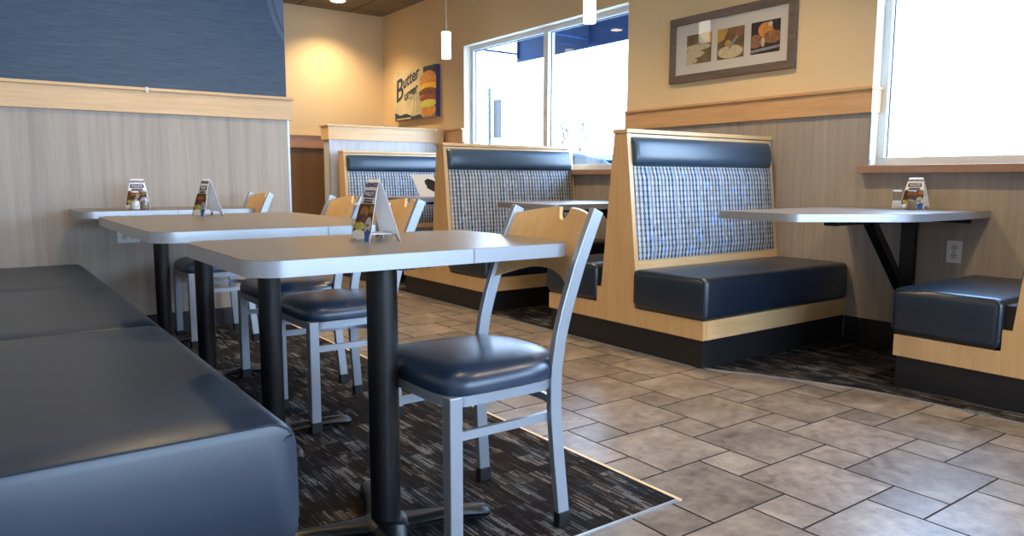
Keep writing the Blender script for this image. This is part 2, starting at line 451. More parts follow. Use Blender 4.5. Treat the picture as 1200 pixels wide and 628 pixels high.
for a, b in ((.1, 1.9), (2.2, 3.9)):
    bm = new_bm()
    for z0, z1, x0, x1 in ((.6, .65, a, b), (2.35, 2.4, a, b), (.65, 2.35, a, a+.05), (.65, 2.35, b-.05, b), (.65, 2.35, (a+b)/2-.03, (a+b)/2+.03)):
        bx(bm, x0, x1, YB-.14, YB-.08, z0, z1)
    w = struct('window_4' if a < 1 else 'window_5', bm, M['white_frame'])
    bm = new_bm(); bx(bm, a+.05, b-.05, YB-.112, YB-.108, .65, 2.35); obj('pane', bm, M['pane'], w)

# partition with wallpaper
bm = new_bm()
bx(bm, XL, 1.70, YP, YP+.15, 1.38, ZC, 0); bx(bm, XL, 1.70, YP, YP+.15, 0, 1.38, 1)
struct('wall_partition', bm, [M['wallpaper'], M['grey_lam']])
bm = new_bm(); bx(bm, XL, 1.728, YP-.02, YP+.17, TR0, TR1-.018); bx(bm, XL, 1.738, YP-.034, YP+.184, TR1-.018, TR1)
struct('trim_4', bm, M['maple_x'], bevel=.002)
bm = new_bm(); bx(bm, 1.698, 1.712, YP-.003, YP+.153, .0, TR0); struct('trim_5', bm, M['alu'])
bm = new_bm(); bx(bm, XL, 1.70, YP-.008, YP, 0, .12); struct('baseboard_partition', bm, M['black_base'])
# far wall trim
bm = new_bm(); bx(bm, XL, XW, YF-.02, YF, 1.285, 1.415); bx(bm, XL, XW, YF-.034, YF, 1.415, 1.43)
struct('trim_6', bm, M['red_maple'], bevel=.002)
# right wall trims
for k, (a, b) in enumerate(((2.235, 4.18), (6.52, 6.88), (7.04, YF-.034), (-.75, -.15))):
    bm = new_bm(); bx(bm, XW-.02, XW, a, b, TR0, TR1-.018)
    bx(bm, XW-.034, XW, a-(.006 if k == 0 else 0), b, TR1-.018, TR1)
    if k == 0:      # return into the window reveal
        bx(bm, XW, XW+.085, a, a+.0148, TR0, TR1-.018); bx(bm, XW, XW+.092, a-.006, a+.0148, TR1-.018, TR1)
    struct('trim_%d' % (7+k), bm, M['maple_y'], bevel=.002)
bm = new_bm(); bx(bm, XW-.005, XW+.012, 2.239, 2.2505, 1.02, TR0); struct('trim_11', bm, M['alu'])
bm = new_bm()
for a, b in ((2.345, 3.53), (4.29, 5.47), (1.66, 2.335), (5.48, 6.12)): bx(bm, XW-.01, XW, a, b, 0, .14)
struct('baseboard_right', bm, M['black_base'])

# windows of the right wall
def window(idx, a, b, mull):
    bm = new_bm(); xf0, xf1 = XW+.085, XW+.15; f = .045
    bx(bm, xf0, xf1, a, b, Z0+.015, Z0+.015+f); bx(bm, xf0, xf1, a, b, Z1-f, Z1)
    bx(bm, xf0, xf1, a, a+f, Z0+.05, Z1-f); bx(bm, xf0, xf1, b-f, b, Z0+.05, Z1-f)
    for m in mull: bx(bm, xf0-.012, xf1, m-.032, m+.032, Z0+.05, Z1-f)
    w = struct('window_%d' % idx, bm, M['white_frame'], bevel=.003)
    bm = new_bm(); bx(bm, XW+.117, XW+.121, a+f, b-f, Z0+.05, Z1-f); obj('pane', bm, M['pane'], w)
    bm = new_bm()   # slim dark gasket round each light
    xs = XW+.112
    edges = [a+f]+[m+s*.034 for m in mull for s in (-1, 1)]+[b-f]
    for y in edges: bx(bm, xs, xs+.004, y-.006, y+.006, Z0+.06, Z1-f)
    bx(bm, xs, xs+.004, a+f, b-f, Z1-f-.008, Z1-f)
    obj('gasket', bm, plain('dark_gasket', srgb(60, 84, 104), .5), w)
    bm = new_bm(); rbox(bm, XW-.05, XW+.09, a-.035, b+.035, Z0-.0295, Z0+.015, .004, 2); obj('sill', bm, M['granite'], w)
    bm = new_bm()   # painted reveal lining
    bx(bm, XW+.001, XW+.085, a-.0, a+.004, Z0+.015, Z1); bx(bm, XW+.001, XW+.085, b-.004, b, Z0+.015, Z1)
    bx(bm, XW+.001, XW+.085, a+.004, b-.004, Z1-.004, Z1); obj('reveal_lining', bm, M['beige_light'], w)
window(1, *WIN[0], [5.28]); window(2, *WIN[1], []); window(3, *WIN[2], [-1.8])

# low wall behind the farthest booth
bm = new_bm(); bx(bm, 2.83, XW, 6.88, 7.03, 0, TR0); struct('wall_low', bm, laminate('pale_grey_laminate', srgb(176, 178, 182), srgb(198, 200, 204), srgb(214, 216, 220)))
bm = new_bm(); bx(bm, 2.812, XW-.036, 6.862, 7.048, TR0, TR1-.018); bx(bm, 2.80, XW-.036, 6.848, 7.062, TR1-.018, TR1)
struct('trim_12', bm, M['maple_x'], bevel=.002)
bm = new_bm(); bx(bm, 2.822, 2.832, 6.872, 6.885, 0, TR0); struct('trim_13', bm, M['alu'])

# ------------------------------------------------------------------ wall bench on the left
bench = thing('wall_bench', 'long charcoal vinyl bench with three padded sections along the left', 'bench', (.15, 3.1, 0))
def loc_bm(bm, dx, dy):
    bmesh.ops.translate(bm, verts=bm.verts[:], vec=(-dx, -dy, 0)); return bm
for k, (a, b) in enumerate(((1.425, 2.655), (2.66, 3.80), (3.805, YP-.006))):
    bm = new_bm(); x0, x1, z0, z1 = XL+.01, .505, .19, .45
    prof = []   # XZ profile with generous rounding of the sitting edge
    for t in range(9):
        an = R(90*t/8); prof.append((x1-.055+.055*math.sin(an), z1-.055+.055*math.cos(an)))
    for t in range(7):
        an = R(90*t/6); prof.append((x1-.025+.025*math.cos(an), z0+.025-.025*math.sin(an)))
    prof += [(x0, z0), (x0, z1)]
    n = len(prof); cx = (x0+x1)/2; cz = (z0+z1)/2
    rings = []
    re = .022 if k == 0 else .010
    steps = [(a, 1.0*re), (a+re*.3, .45*re), (a+re, 0.0), ]
    ys = [(a, re), (a+re*.29, re*.29), (a+re, 0)] + [(a+re+(b-a-2*re)*j/10, 0) for j in range(1, 10)] + [(b-.010, 0), (b-.003, .003), (b, .010)]
    for y, ins in ys:
        s = (y-a)/(b-a); crown = .006*math.sin(PI*max(0, min(1, s)))
        ring = []
        for (x, z) in prof:
            dx = ins if x > x1-.06 else 0
            dz = -ins if z > z1-.03 else (ins if z < z0+.03 else 0)
            zz = z+dz+(crown*max(0, 1-abs((x-cx)/(x1-cx))**3) if z > z1-.01 else 0)
            ring.append(bm.verts.new((x-dx, y, zz)))
        rings.append(ring)
    for p, q in zip(rings, rings[1:]):
        for j in range(n): bm.faces.new((p[j], p[(j+1) % n], q[(j+1) % n], q[j]))
    bm.faces.new(rings[0]); bm.faces.new(rings[-1][::-1])
    s = obj('seat_cushion', loc_bm(bm, .15, 3.1), M['charcoal'], bench, smooth=True)
    if k == 0:      # welt round the front end
        bm = new_bm()
        path = [(XL+.02, a+.012, z1-.006)]+[(x1-.057+.052*math.sin(R(9*t)), a+.012, z1-.058+.052*math.cos(R(9*t))) for t in range(0, 11)]+[(x1-.004, a+.012, z0+.05)]
        bar(bm, path, .005, .005, up=(0, 1, 0)); obj('piping', loc_bm(bm, .15, 3.1), M['navy'], s, smooth=True)
bm = new_bm(); bx(bm, XL+.01, .43, 1.47, YP-.006, .004, .188); obj('base', loc_bm(bm, .15, 3.1), M['black_base'], bench)

# ------------------------------------------------------------------ booths
def booth(cy, x0, double, label, group=None):
    """bench booth; its back stands at y=cy, seats on one or both sides. Local origin at the near end."""
    L = XW-.006-x0; t = thing('booth_bench', label, 'booth', (x0, cy, 0), 0, group)
    sides = (-1, 1) if double else (-1,)
    ky0, ky1 = -.59, (.59 if double else .045)
    bm = new_bm(); bx(bm, .012, L, ky0, ky1, .004, .145); obj('kick_board', bm, M['black_base'], t)
    # end panel and seat boxes
    if double: prof = [(-.60, .145), (.60, .145), (.60, .242), (.168, .242), (.168, .33), (.132, .33), (.048, 1.18), (-.048, 1.18), (-.132, .45), (-.132, .242), (-.60, .242)]
    else: prof = [(-.60, .145), (.048, .145), (.048, 1.18), (-.048, 1.18), (-.132, .45), (-.132, .242), (-.60, .242)]
    bm = new_bm(); prism(bm, prof, 0, .03, 0); obj('side_panel', bm, M['maple_z'], t, bevel=.0015)
    core = [(y*.985 if abs(y) > .3 else y, z) for y, z in prof]
    core = [(y*.94 if .04 < abs(y) < .2 else y, z) for y, z in core]
    bm = new_bm(); prism(bm, [(y, z-(.004 if z > 1 else 0)) for y, z in prof], .03, L, 0); obj('back_frame', bm, M['maple_x'], t)
    bm = new_bm(); rbox(bm, -.006, L, -.056, .056, 1.18, 1.202, .003, 2); obj('top_rail', bm, M['maple_x'], t)
    for s in sides:
        # the padded back follows the slope of the frame
        def Yf(z): return s*(.048+.084*(1.18-z)/.73)
        bm = new_bm(); th = .014
        nx, nz = 12, 8; xa, xb, za, zb = .032, L-.03, .50, 1.003
        g = {}
        for i in range(nx+1):
            for j in range(nz+1):
                x = xa+(xb-xa)*i/nx; z = za+(zb-za)*j/nz
                e = min(min(i, nx-i)/1.0, min(j, nz-j)/1.0, 1)
                g[i, j] = bm.verts.new((x, Yf(z)+s*(.004+(th if e > 0 else 0)), z))
        for i in range(nx):
            for j in range(nz): bm.faces.new((g[i, j], g[i+1, j], g[i+1, j+1], g[i, j+1]))
        ed = [e for e in bm.edges if e.is_boundary]
        ex = bmesh.ops.extrude_edge_only(bm, edges=ed)
        for v in [v for v in ex['geom'] if isinstance(v, bmesh.types.BMVert)]: v.co.y = Yf(v.co.z)-s*.002
        fp = obj('fabric_panel', bm, M['fabric'], t, smooth=True)
        # headrest roll
        bm = new_bm(); m = 14; rr = []
        za, zb = 1.004, 1.160
        for i, (x, k) in enumerate([(.030, 0), (.034, .55), (.044, .85), (.062, 1)]+[(.062+(L-.15)*q/8, 1) for q in range(1, 8)]+[(L-.062, 1), (L-.044, .85), (L-.034, .55), (L-.030, 0)]):
            ring = []
            for j in range(m+1):
                q = j/m; z = za+(zb-za)*q
                out = (.030*(max(0, 1-abs(2*q-1)**2.6))**.55)*k + .003
                zz = (za+zb)/2+(z-(za+zb)/2)*(.90+.10*k)
                ring.append(bm.verts.new((x, Yf(zz)+s*out, zz)))
            ring.append(bm.verts.new((x, Yf(zb)-s*.002, zb))); ring.append(bm.verts.new((x, Yf(za)-s*.002, za)))
            rr.append(ring)
        n = m+3
        for p, q in zip(rr, rr[1:]):
            for j in range(n): bm.faces.new((p[j], p[(j+1) % n], q[(j+1) % n], q[j]))
        bm.faces.new(rr[0]); bm.faces.new(rr[-1][::-1])
        obj('headrest', bm, M['navy_pad'], t, smooth=True)
        # seat cushion
        ya, yb = (-.618, -.126) if s < 0 else (.168, .618)
        bm = new_bm(); z0, z1 = .243, .456
        rbox(bm, -.014, L, ya, yb, z0, z1, .034, 5)
        for v in bm.verts:
            if v.co.z > z1-.02:
                fx = (v.co.x)/L; v.co.z += .0
        c = obj('seat', bm, M['navy'], t, smooth=True)
        bm = new_bm(); yy0, yy1 = ya+.012, yb-.012; xx = -.0145; rad = .03
        path = [(xx+.004, yy0, z0+.03), (xx+.004, yy0, z1-rad-.004)]
        for k in range(1, 6): path.append((xx+.004, yy0+rad-rad*math.cos(R(15*k)), z1-.004-rad+rad*math.sin(R(15*k))))
        path += [(xx+.006, yy0+rad, z1-.006), (xx+.006, yy1-rad, z1-.006)]
        for k in range(1, 7): path.append((xx+.004, yy1-rad+rad*math.sin(R(15*k)), z1-.004-rad+rad*math.cos(R(15*k))))
        path += [(xx+.004, yy1, z0+.03)]
        bar(bm, path, .004, .004, up=(1, 0, 0)); obj('piping', bm, M['charcoal'], c, smooth=True)
        if s > 0:
            bm = new_bm(); bx(bm, .02, L-.005, .133, .166, .332, .43); obj('seat_support', bm, M['black_base'], t)
    return t
g = 'back to back booth benches along the windows'
booth(6.712, 2.87, False, 'farthest booth bench, single sided, against the low maple-topped wall')
booth(4.86, 2.862, True, 'middle booth bench with patterned back, below the two-pane window')
booth(2.935, 2.855, True, 'nearest full booth bench with patterned back, below the framed pictures')
booth(1.05, 3.336, True, 'booth bench cut off by the right edge, next to the outlet')

# ------------------------------------------------------------------ booth tables
def slab(bm_top, bm_edge, pts, z0, z1, seams=()):
    prism(bm_edge, pts, z0, z1-.0012, 2)
    prism(bm_top, [(x, y) for x, y in pts], z1-.0012, z1, 2)
def rounded_poly(pts, r, seg=6):
    out = []; n = len(pts)
    for i, p in enumerate(pts):
        p = Vector(p); a = Vector(pts[i-1]); b = Vector(pts[(i+1) % n]); rr = r[i] if isinstance(r, (list, tuple)) else r
        if rr <= 0: out.append(tuple(p)); continue
        da = (a-p).normalized(); db = (b-p).normalized()
        A = p+da*rr; B = p+db*rr
        for k in range(seg+1):
            t = k/seg; out.append(tuple(A*(1-t)**2+p*2*t*(1-t)+B*t*t))
    return out
def booth_table(cy, pts, r, ztop, label):
    t = thing('booth_table', label, 'table', (XW, cy, 0))
    P = rounded_poly([(x-XW, y-cy) for x, y in pts], r)
    a, b = new_bm(), new_bm(); slab(a, b, P, ztop-.036, ztop)
    obj('tabletop', a, M['top'], t); obj('edge_band', b, M['alu'], t, smooth=True)
    z = ztop-.036
    bm = new_bm()
    bx(bm, -.03, -.001, -.30, .30, z-.03, z-.0005)                          # ledger on the wall
    obj('wall_ledger', bm, M['black_metal'], t, bevel=.002)
    bm = new_bm(); bx(bm, -.80, -.03, -.03, .03, z-.032, z-.0005); obj('bracket_arm', bm, M['black_metal'], t, bevel=.002)
    bm = new_bm(); bx(bm, -.035, -.001, -.038, .038, .22, z-.03); obj('bracket_post', bm, M['black_metal'], t, bevel=.002)
    bm = new_bm(); bar(bm, [(-.43, 0, z-.025), (-.03, 0, .30)], .05, .045, up=(0, 0, 1)); obj('bracket_brace', bm, M['black_metal'], t)
    return t
booth_table(1.985, [(4.128, 2.37), (2.97, 2.37), (2.965, 1.955), (3.45, 1.62), (4.128, 1.60)], [0, .03, .05, .05, 0], .78, 'grey booth table with clipped corner on a black wall bracket, right')
booth_table(3.94, [(4.128, 4.27), (2.95, 4.27), (2.95, 3.61), (4.128, 3.61)], [0, .06, .06, 0], .775, 'grey table of the middle booth, half hidden behind a booth back')
booth_table(5.86, [(4.128, 6.19), (2.95, 6.19), (2.95, 5.53), (4.128, 5.53)], [0, .06, .06, 0], .775, 'grey table of the farthest booth carrying a white card')

# ------------------------------------------------------------------ dining tables
def pedestal(parent, px, py, ztop, yw):
    bm = new_bm(); cyl(bm, (px, py, .030), (px, py, ztop-.012), .039, n=28); p = obj('pole', bm, M['black_metal'], parent, smooth=True)
    bm = new_bm()
    for a in range(4):
        an = R(90*a+yw); d = Vector((math.cos(an), math.sin(an), 0)); q = Vector((-d.y, d.x, 0))
        rings = []
        for s, w, zt, zb in ((0, .050, .044, .014), (.05, .044, .044, .016), (.10, .034, .043, .016), (.16, .027, .044, .014), (.21, .026, .044, .010), (.25, .027, .042, .005), (.275, .024, .036, .004), (.288, .014, .024, .006)):
            c = Vector((px, py, 0))+d*s; ring = []
            for k in range(10):
                th = 2*PI*k/10; ring.append(bm.verts.new(c+q*w*math.cos(th)+Vector((0, 0, (zt+zb)/2+(zt-zb)/2*math.sin(th)))))
            rings.append(ring)
        for r0, r1 in zip(rings, rings[1:]):
            for k in range(10): bm.faces.new((r0[k], r0[(k+1) % 10], r1[(k+1) % 10], r1[k]))
        bm.faces.new(rings[0][::-1]); bm.faces.new(rings[-1])
    lathe(bm, [(.070, .020), (.068, .034), (.054, .043), (.041, .047)], 28, (px, py))
    obj('floor_base', bm, M['black_metal'], parent, smooth=True)
    bm = new_bm(); bx(bm, px-.14, px+.14, py-.02, py+.02, ztop-.012, ztop-.0005); bx(bm, px-.02, px+.02, py-.14, py+.14, ztop-.012, ztop-.0005)
    obj('top_plate', bm, M['black_metal'], parent)
def dining_table(x0, x1, y0, y1, poles, seam, label):
    ztop = .764; cx, cy = (x0+x1)/2, (y0+y1)/2
    t = thing('dining_table', label, 'table', (cx, cy, .004))
    P = outline(0, 0, (x1-x0)/2, (y1-y0)/2, .075, 8)
    z = ztop-.004
    a, b = new_bm(), new_bm(); slab(a, b, P, z-.036, z); obj('tabletop', a, M['top'], t)
    e = obj('edge_band', b, M['alu'], t, smooth=True)
    bm = new_bm(); bx(bm, seam-cx-.0008, seam-cx+.0008, y0-cy-.0008, y0-cy+.002, z-.036, z-.001)
    obj('edge_seam', bm, M['seam_dark'], e)
    for px, py, yw in poles: pedestal(t, px-cx, py-cy, z-.036, yw)
    return t
dining_table(.447, 1.312, 1.502, 2.112, [(.828, 1.70, -15)], .979, 'nearest grey dining table on a black pedestal, silver edge, in the foreground')
dining_table(.445, 1.315, 2.512, 3.74, [(.828, 2.59, -3), (.828, 3.5, 8)], 1.02, 'second grey dining table on two black poles, behind the nearest one')
dining_table(.43, 1.33, 4.30, 4.79, [(.828, 4.42, 5)], .90, 'third grey dining table close to the grey laminate partition')

# ------------------------------------------------------------------ chairs (front faces -X, origin between the feet)
def back_x(z):
    pts = [(0, .162), (.10, .154), (.20, .145), (.32, .138), (.43, .140), (.52, .155), (.60, .178), (.70, .215), (.78, .250), (.845, .280)]
    for (a, xa), (b, xb) in zip(pts, pts[1:]):
        if z <= b: t = (z-a)/(b-a); return xa+(xb-xa)*t
    return pts[-1][1]
def make_chair(label):
    t = thing('dining_chair', label, 'chair', (0, 0, .004), 0)
    HW = .177
    for s in (-1, 1):
        bm = new_bm(); bx(bm, -.192, -.156, s*HW-.018, s*HW+.018, .03, .412); l = obj('leg', bm, M['silver'], t, bevel=.003)
        bm = new_bm(); rbox(bm, -.1945, -.1535, s*HW-.0205, s*HW+.0205, 0, .04, .003, 2); obj('rubber_foot', bm, M['black_rubber'], l)
        bm = new_bm(); bar(bm, [(back_x(.03+.815*k/22), s*(HW+.014*max(0, 1-(.03+.815*k/22)/.36)), .03+.815*k/22) for k in range(23)], .020, .036, up=(1, 0, 0))
        l = obj('leg', bm, M['silver'], t, bevel=.002)
        bm = new_bm(); rbox(bm, .140, .182, s*(HW+.013)-.013, s*(HW+.013)+.013, 0, .042, .003, 2); obj('rubber_foot', bm, M['black_rubber'], l)
    # seat: outline wide and squarish at the front, rounder at the back
    def rim(k, n, sc=1.0, g=0):
        a = 2*PI*k/n; c, s_ = math.cos(a), math.sin(a)
        e = 2/5.0 if c < 0 else 2/2.5
        x = (.205+g)*sc*math.copysign(abs(c)**e, c); hw = .208+g-.012*max(0, c)
        y = hw*sc*math.copysign(abs(s_)**(2/(5.0 if c < 0 else 3.0)), s_)
        return x+.004, y
    n = 48; bm = new_bm(); rings = []
    for sc, z in ((.93, .410), (.99, .414), (1.0, .427), (.992, .442), (.955, .457), (.88, .468), (.72, .476), (.5, .481), (.25, .484)):
        rings.append([bm.verts.new((*rim(k, n, sc), z)) for k in range(n)])
    for a, b in zip(rings, rings[1:]):
        for k in range(n): bm.faces.new((a[k], a[(k+1) % n], b[(k+1) % n], b[k]))
    bm.faces.new(rings[0][::-1]); bm.faces.new(rings[-1])
    obj('seat', bm, M['chair_navy'], t, smooth=True)
    bm = new_bm(); m = 48; pr = []
    for k in range(m+1):
        x, y = rim(k, m, .93); pr.append((x, max(-.182, min(.182, y)), .397))
    bar(bm, pr, .018, .026); obj('seat_frame', bm, M['silver'], t, smooth=True)
    # hoop stretcher
    bm = new_bm(); path = [(-.175, -HW+.004, .308), (.02, -HW+.002, .308), (.115, -HW+.006, .308)]
    for k in range(0, 19):
        a = R(-90+10*k); path.append((.115+.112*math.cos(a), (HW-.010)*math.sin(a), .308))
    path += [(.115, HW-.006, .308), (.02, HW-.002, .308), (-.175, HW-.004, .308)]
    bar(bm, path, .012, .022); obj('stretcher', bm, M['silver'], t, smooth=True)
    # curved plywood back with a hand notch in its top edge
    bm = new_bm(); ns, nz = 64, 8; F, B = {}, {}
    for i in range(ns+1):
        q = -1+2*i/ns; y = q*(HW-.010)
        top = .826+.022*(1-q*q); d = abs(q+.06)
        if d < .135: top -= .036*math.sqrt(max(0, 1-(d/.135)**2))
        bot = .638+.040*(1-q*q)
        for j in range(nz+1):
            z = bot+(top-bot)*j/nz; x = back_x(z)+.038*(1-q*q)
            F[i, j] = bm.verts.new((x-.005, y, z)); B[i, j] = bm.verts.new((x+.007, y, z))
    for i in range(ns):
        for j in range(nz):
            bm.faces.new((F[i, j], F[i+1, j], F[i+1, j+1], F[i, j+1])); bm.faces.new((B[i+1, j], B[i, j], B[i, j+1], B[i+1, j+1]))
        bm.faces.new((F[i+1, 0], F[i, 0], B[i, 0], B[i+1, 0])); bm.faces.new((F[i, nz], F[i+1, nz], B[i+1, nz], B[i, nz]))
    for j in range(nz):
        bm.faces.new((F[0, j], F[0, j+1], B[0, j+1], B[0, j])); bm.faces.new((F[ns, j+1], F[ns, j], B[ns, j], B[ns, j+1]))
    obj('backrest', bm, M['maple_board'], t, smooth=True)
    return t
c1 = make_chair('nearest dining chair with maple back and navy seat, fully seen in front')
c1.location = (1.072, 1.652, .004)
place(c1, (1.145, 2.742, .004), 0, 'dining chair seen between the nearest table and its black pole, navy seat')
place(c1, (1.168, 3.325, .004), 0, 'third dining chair from the front, partly behind the second one')
place(c1, (1.12, 4.46, .004), 0, 'farthest dining chair, its maple back showing against the grey partition')

# ------------------------------------------------------------------ table tent cards
CW, CH, CD = .060, .165, .045
def card_hw(t): return CW*(1-.44*t**1.3)
def card_y(t): return CD*max(0.0, 1-t)**.85
def card_panel(bm, side):
    ns, nz = 16, 14; g = {}
    for i in range(ns+1):
        s = -1+2*i/ns; tb = .11*max(0.0, 1-(abs(s)/.68)**6)**.5 if abs(s) < .68 else 0
        for j in range(nz+1):
            t = tb+(1-tb)*j/nz
            g[i, j] = bm.verts.new((s*card_hw(t), side*card_y(t), CH*t))
    for i in range(ns):
        for j in range(nz): bm.faces.new((g[i, j], g[i+1, j], g[i+1, j+1], g[i, j+1]))
def on_card(me_or_pts, mats, name, parent, dy=.0008, cx=0, cz=0):
    """wrap flat art (x, z) onto the front face of a card"""
    def wrap(x, z, e): t = max(0, min(1, z/CH)); return (x, -card_y(t)-dy-e, z)
    bm = new_bm()
    if hasattr(me_or_pts, 'vertices'):
        bm.from_mesh(me_or_pts); bpy.data.meshes.remove(me_or_pts)
        for v in bm.verts: v.co = wrap(v.co.x+cx, v.co.y+cz, 0 if v.co.z <= 0 else .0002)
        bm.to_mesh  # geometry stays as it is
    else:
        for poly in me_or_pts:
            A = [bm.verts.new(wrap(x, z, .0003)) for x, z in poly]; f = bm.faces.new(A)
        bmesh.ops.solidify(bm, geom=bm.faces[:], thickness=.0002)
    return obj(name, bm, mats, parent)
def blob(cx, cz, rx, rz, n=22, wob=0, a0=0, a1=360):
    return [(cx+rx*(1+wob*math.sin(5*k))*math.cos(R(a0+(a1-a0)*k/n)), cz+rz*(1+wob*math.cos(4*k))*math.sin(R(a0+(a1-a0)*k/n))) for k in range(n)]
def hole_strip(x0, x1, z0, z1, n=6):
    return [[(x0+(x1-x0)*k/n, z0), (x0+(x1-x0)*(k+1)/n, z0), (x0+(x1-x0)*(k+1)/n, z1), (x0+(x1-x0)*k/n, z1)] for k in range(n)]
def make_card(label, loc, rz):
    t = thing('tent_card', label, 'table card', loc, rz, None)
    for s, nm in ((-1, 'front_panel'), (1, 'rear_panel')):
        bm = new_bm(); card_panel(bm, s); o = obj(nm, bm, M['paper'], t, smooth=True)
        m = o.modifiers.new('thick', 'SOLIDIFY'); m.thickness = .0008; m.offset = 0
    bm = new_bm(); bx(bm, -.045, .045, -.0385, .0385, .0195, .0205); obj('inner_flap', bm, M['paper'], t)
    fr = [c for c in kids(t) if c.name.startswith('front_panel')][0]
    def wide(z0, z1, n=7, k=.96):
        zs = [z0+(z1-z0)*q/n for q in range(n+1)]
        return [[(-k*card_hw(a/CH), a), (k*card_hw(a/CH), a), (k*card_hw(b/CH), b), (-k*card_hw(b/CH), b)] for a, b in zip(zs, zs[1:])]
    on_card(wide(.022, .100), M['brown_print'], 'printed_picture', fr, .0009)
    on_card([blob(.034, .086, .014, .010)], M['gold_print'], 'printed_side_dish', fr, .0011)
    on_card([blob(-.006, .078, .024, .015)], M['bun_print'], 'printed_bun', fr, .0013)
    on_card([blob(-.010, .060, .027, .015, 22, .08)], M['patty_print'], 'printed_filling', fr, .0015)
    on_card([blob(-.018, .040, .032, .011, 22, .12)], M['lettuce_print'], 'printed_lettuce', fr, .0017)
    on_card([blob(-.012, .017, .046, .013, 26, .05)], M['paper'], 'printed_plate', fr, .0018)
    on_card([blob(.032, .042, .019, .024)], M['paper'], 'printed_badge', fr, .0019)
    on_card([blob(.032, .044, .010, .004)], M['grey_print'], 'badge_lettering', fr, .0022)
    on_card([[(.022, .024), (.034, .001), (.056, .001), (.052, .026), (.040, .036)]], M['blue_print'], 'printed_corner', fr, .0024)
    on_card(wide(.102, .107, 1, .62)+wide(.109, .113, 1, .62), M['patty_print'], 'small_print', fr, .0012)
    on_card(wide(.117, .136, 4, .80), M['purple'], 'printed_banner', fr, .0012)
    on_card(text_mesh('WALLEYE', .0135, space=.92, offset=.0002, tall=1.15), M['paper'], 'banner_lettering', fr, .0018, 0, .1262)
    on_card(text_mesh('NORTHWOODS', .0112, space=.80, offset=.0005, tall=1.4), M['purple'], 'title_lettering', fr, .0012, 0, .150)
    return t
card = make_card('printed card standing on the nearest dining table', (.886, 1.853, .7645), R(-90))
place(card, (.862, 3.525, .7645), R(-78), 'printed card standing on the second dining table')
place(card, (.745, 4.535, .7645), R(-13), 'printed card behind shakers on the third dining table')
place(card, (4.025, 1.925, .7805), R(-82), 'printed card behind the shakers on the right booth table')

# white card with a dark picture on the farthest booth table
t = thing('display_card', 'white leaning card with a black printed shape on the farthest booth table', 'table card', (3.44, 5.96, .7755), R(-32))
bm = new_bm()
prism(bm, [(-.125, 0), (.075, 0), (-.005, .205), (-.205, .205)], -.002, .0, 1); f = obj('front_panel', bm, M['paper'], t)
f.rotation_euler = (R(-12), 0, 0)
bm = new_bm(); prism(bm, [(-.10, 0), (.05, 0), (-.02, .19), (-.16, .19)], 0, .002, 1); b = obj('rear_support', bm, M['paper'], t)
b.location = (0, .085, 0); b.rotation_euler = (R(12), 0, 0)
bm = new_bm(); prism(bm, [(.0, .15), (-.055, .165), (-.082, .145), (-.075, .115), (-.06, .10), (-.06, .08), (-.035, .065), (.02, .035), (.066, .020), (.045, .08), (.02, .13)], -.0035, -.0025, 1)
obj('printed_shape', bm, M['black_rubber'], f)

# shakers
def shaker(name, fill, label, loc):
    t = thing(name, label, 'shaker', loc)
    bm = new_bm(); prof = [(.025, 0), (.0265, .004), (.0255, .03), (.0215, .062), (.0205, .088), (.019, .092)]
    lathe(bm, prof, 24); obj('shaker_body', bm, M['shaker_glass'], t, smooth=True)
    bm = new_bm(); lathe(bm, [(.0225, .003), (.0235, .006), (.0225, .028), (.020, .044)], 24); obj('contents', bm, fill, t, smooth=True)
    bm = new_bm(); lathe(bm, [(.0195, .0925), (.0205, .094), (.0195, .098), (.012, .0995)], 24); obj('lid', bm, M['white_plastic'] if fill == M['salt'] else M['alu'], t, smooth=True)
shaker('salt_shaker', M['salt'], 'clear salt shaker on the right booth table, left of the pepper', (3.925, 1.97, .7805))
shaker('pepper_shaker', M['pepper'], 'clear pepper shaker on the right booth table, in front of the card', (3.925, 1.893, .7805))
shaker('salt_shaker', M['salt'], 'clear salt shaker in front of the card on the third table', (.715, 4.435, .7645))
shaker('pepper_shaker', M['pepper'], 'clear pepper shaker right of the salt on the third table', (.765, 4.45, .7645))

shaker('salt_shaker', M['salt'], 'clear salt shaker behind the card on the nearest table', (.893, 1.962, .7645))
shaker('pepper_shaker', M['pepper'], 'clear pepper shaker beyond the card on the nearest table, right of the salt', (.962, 1.955, .7645))

# ------------------------------------------------------------------ wall pictures
pf = thing('picture_frame', 'grey-brown framed trio of bread photographs on the beige wall', 'picture', (XW, 3.235, 1.61))
hw, hh = .502, .445
bm = new_bm(); fw = .052
for a, b, c, d in ((-hw, hw, 0, fw), (-hw, hw, hh-fw, hh), (-hw, -hw+fw, fw, hh-fw), (hw-fw, hw, fw, hh-fw)):
    rbox(bm, -.030, -.002, a, b, c, d, .003, 2)
obj('frame', bm, wood('grey_brown_frame', srgb(84, 70, 62), srgb(104, 90, 82), srgb(122, 108, 98), 1, .5), pf)
bm = new_bm(); bx(bm, -.016, -.004, -hw+fw-.004, hw-fw+.004, fw-.004, hh-fw+.004); obj('mat_board', bm, M['mat_board'], pf)
def art(poly, mat, name, parent, x, cy, cz):
    bm = new_bm(); prism(bm, [(cy-(u_), cz+v_) for u_, v_ in poly], x-.0006, x, 0); return obj(name, bm, mat, parent)
bm = new_bm(); bx(bm, -.024, -.022, -hw+fw-.002, hw-fw+.002, fw-.002, hh-fw+.002); obj('glass', bm, M['pane'], pf)
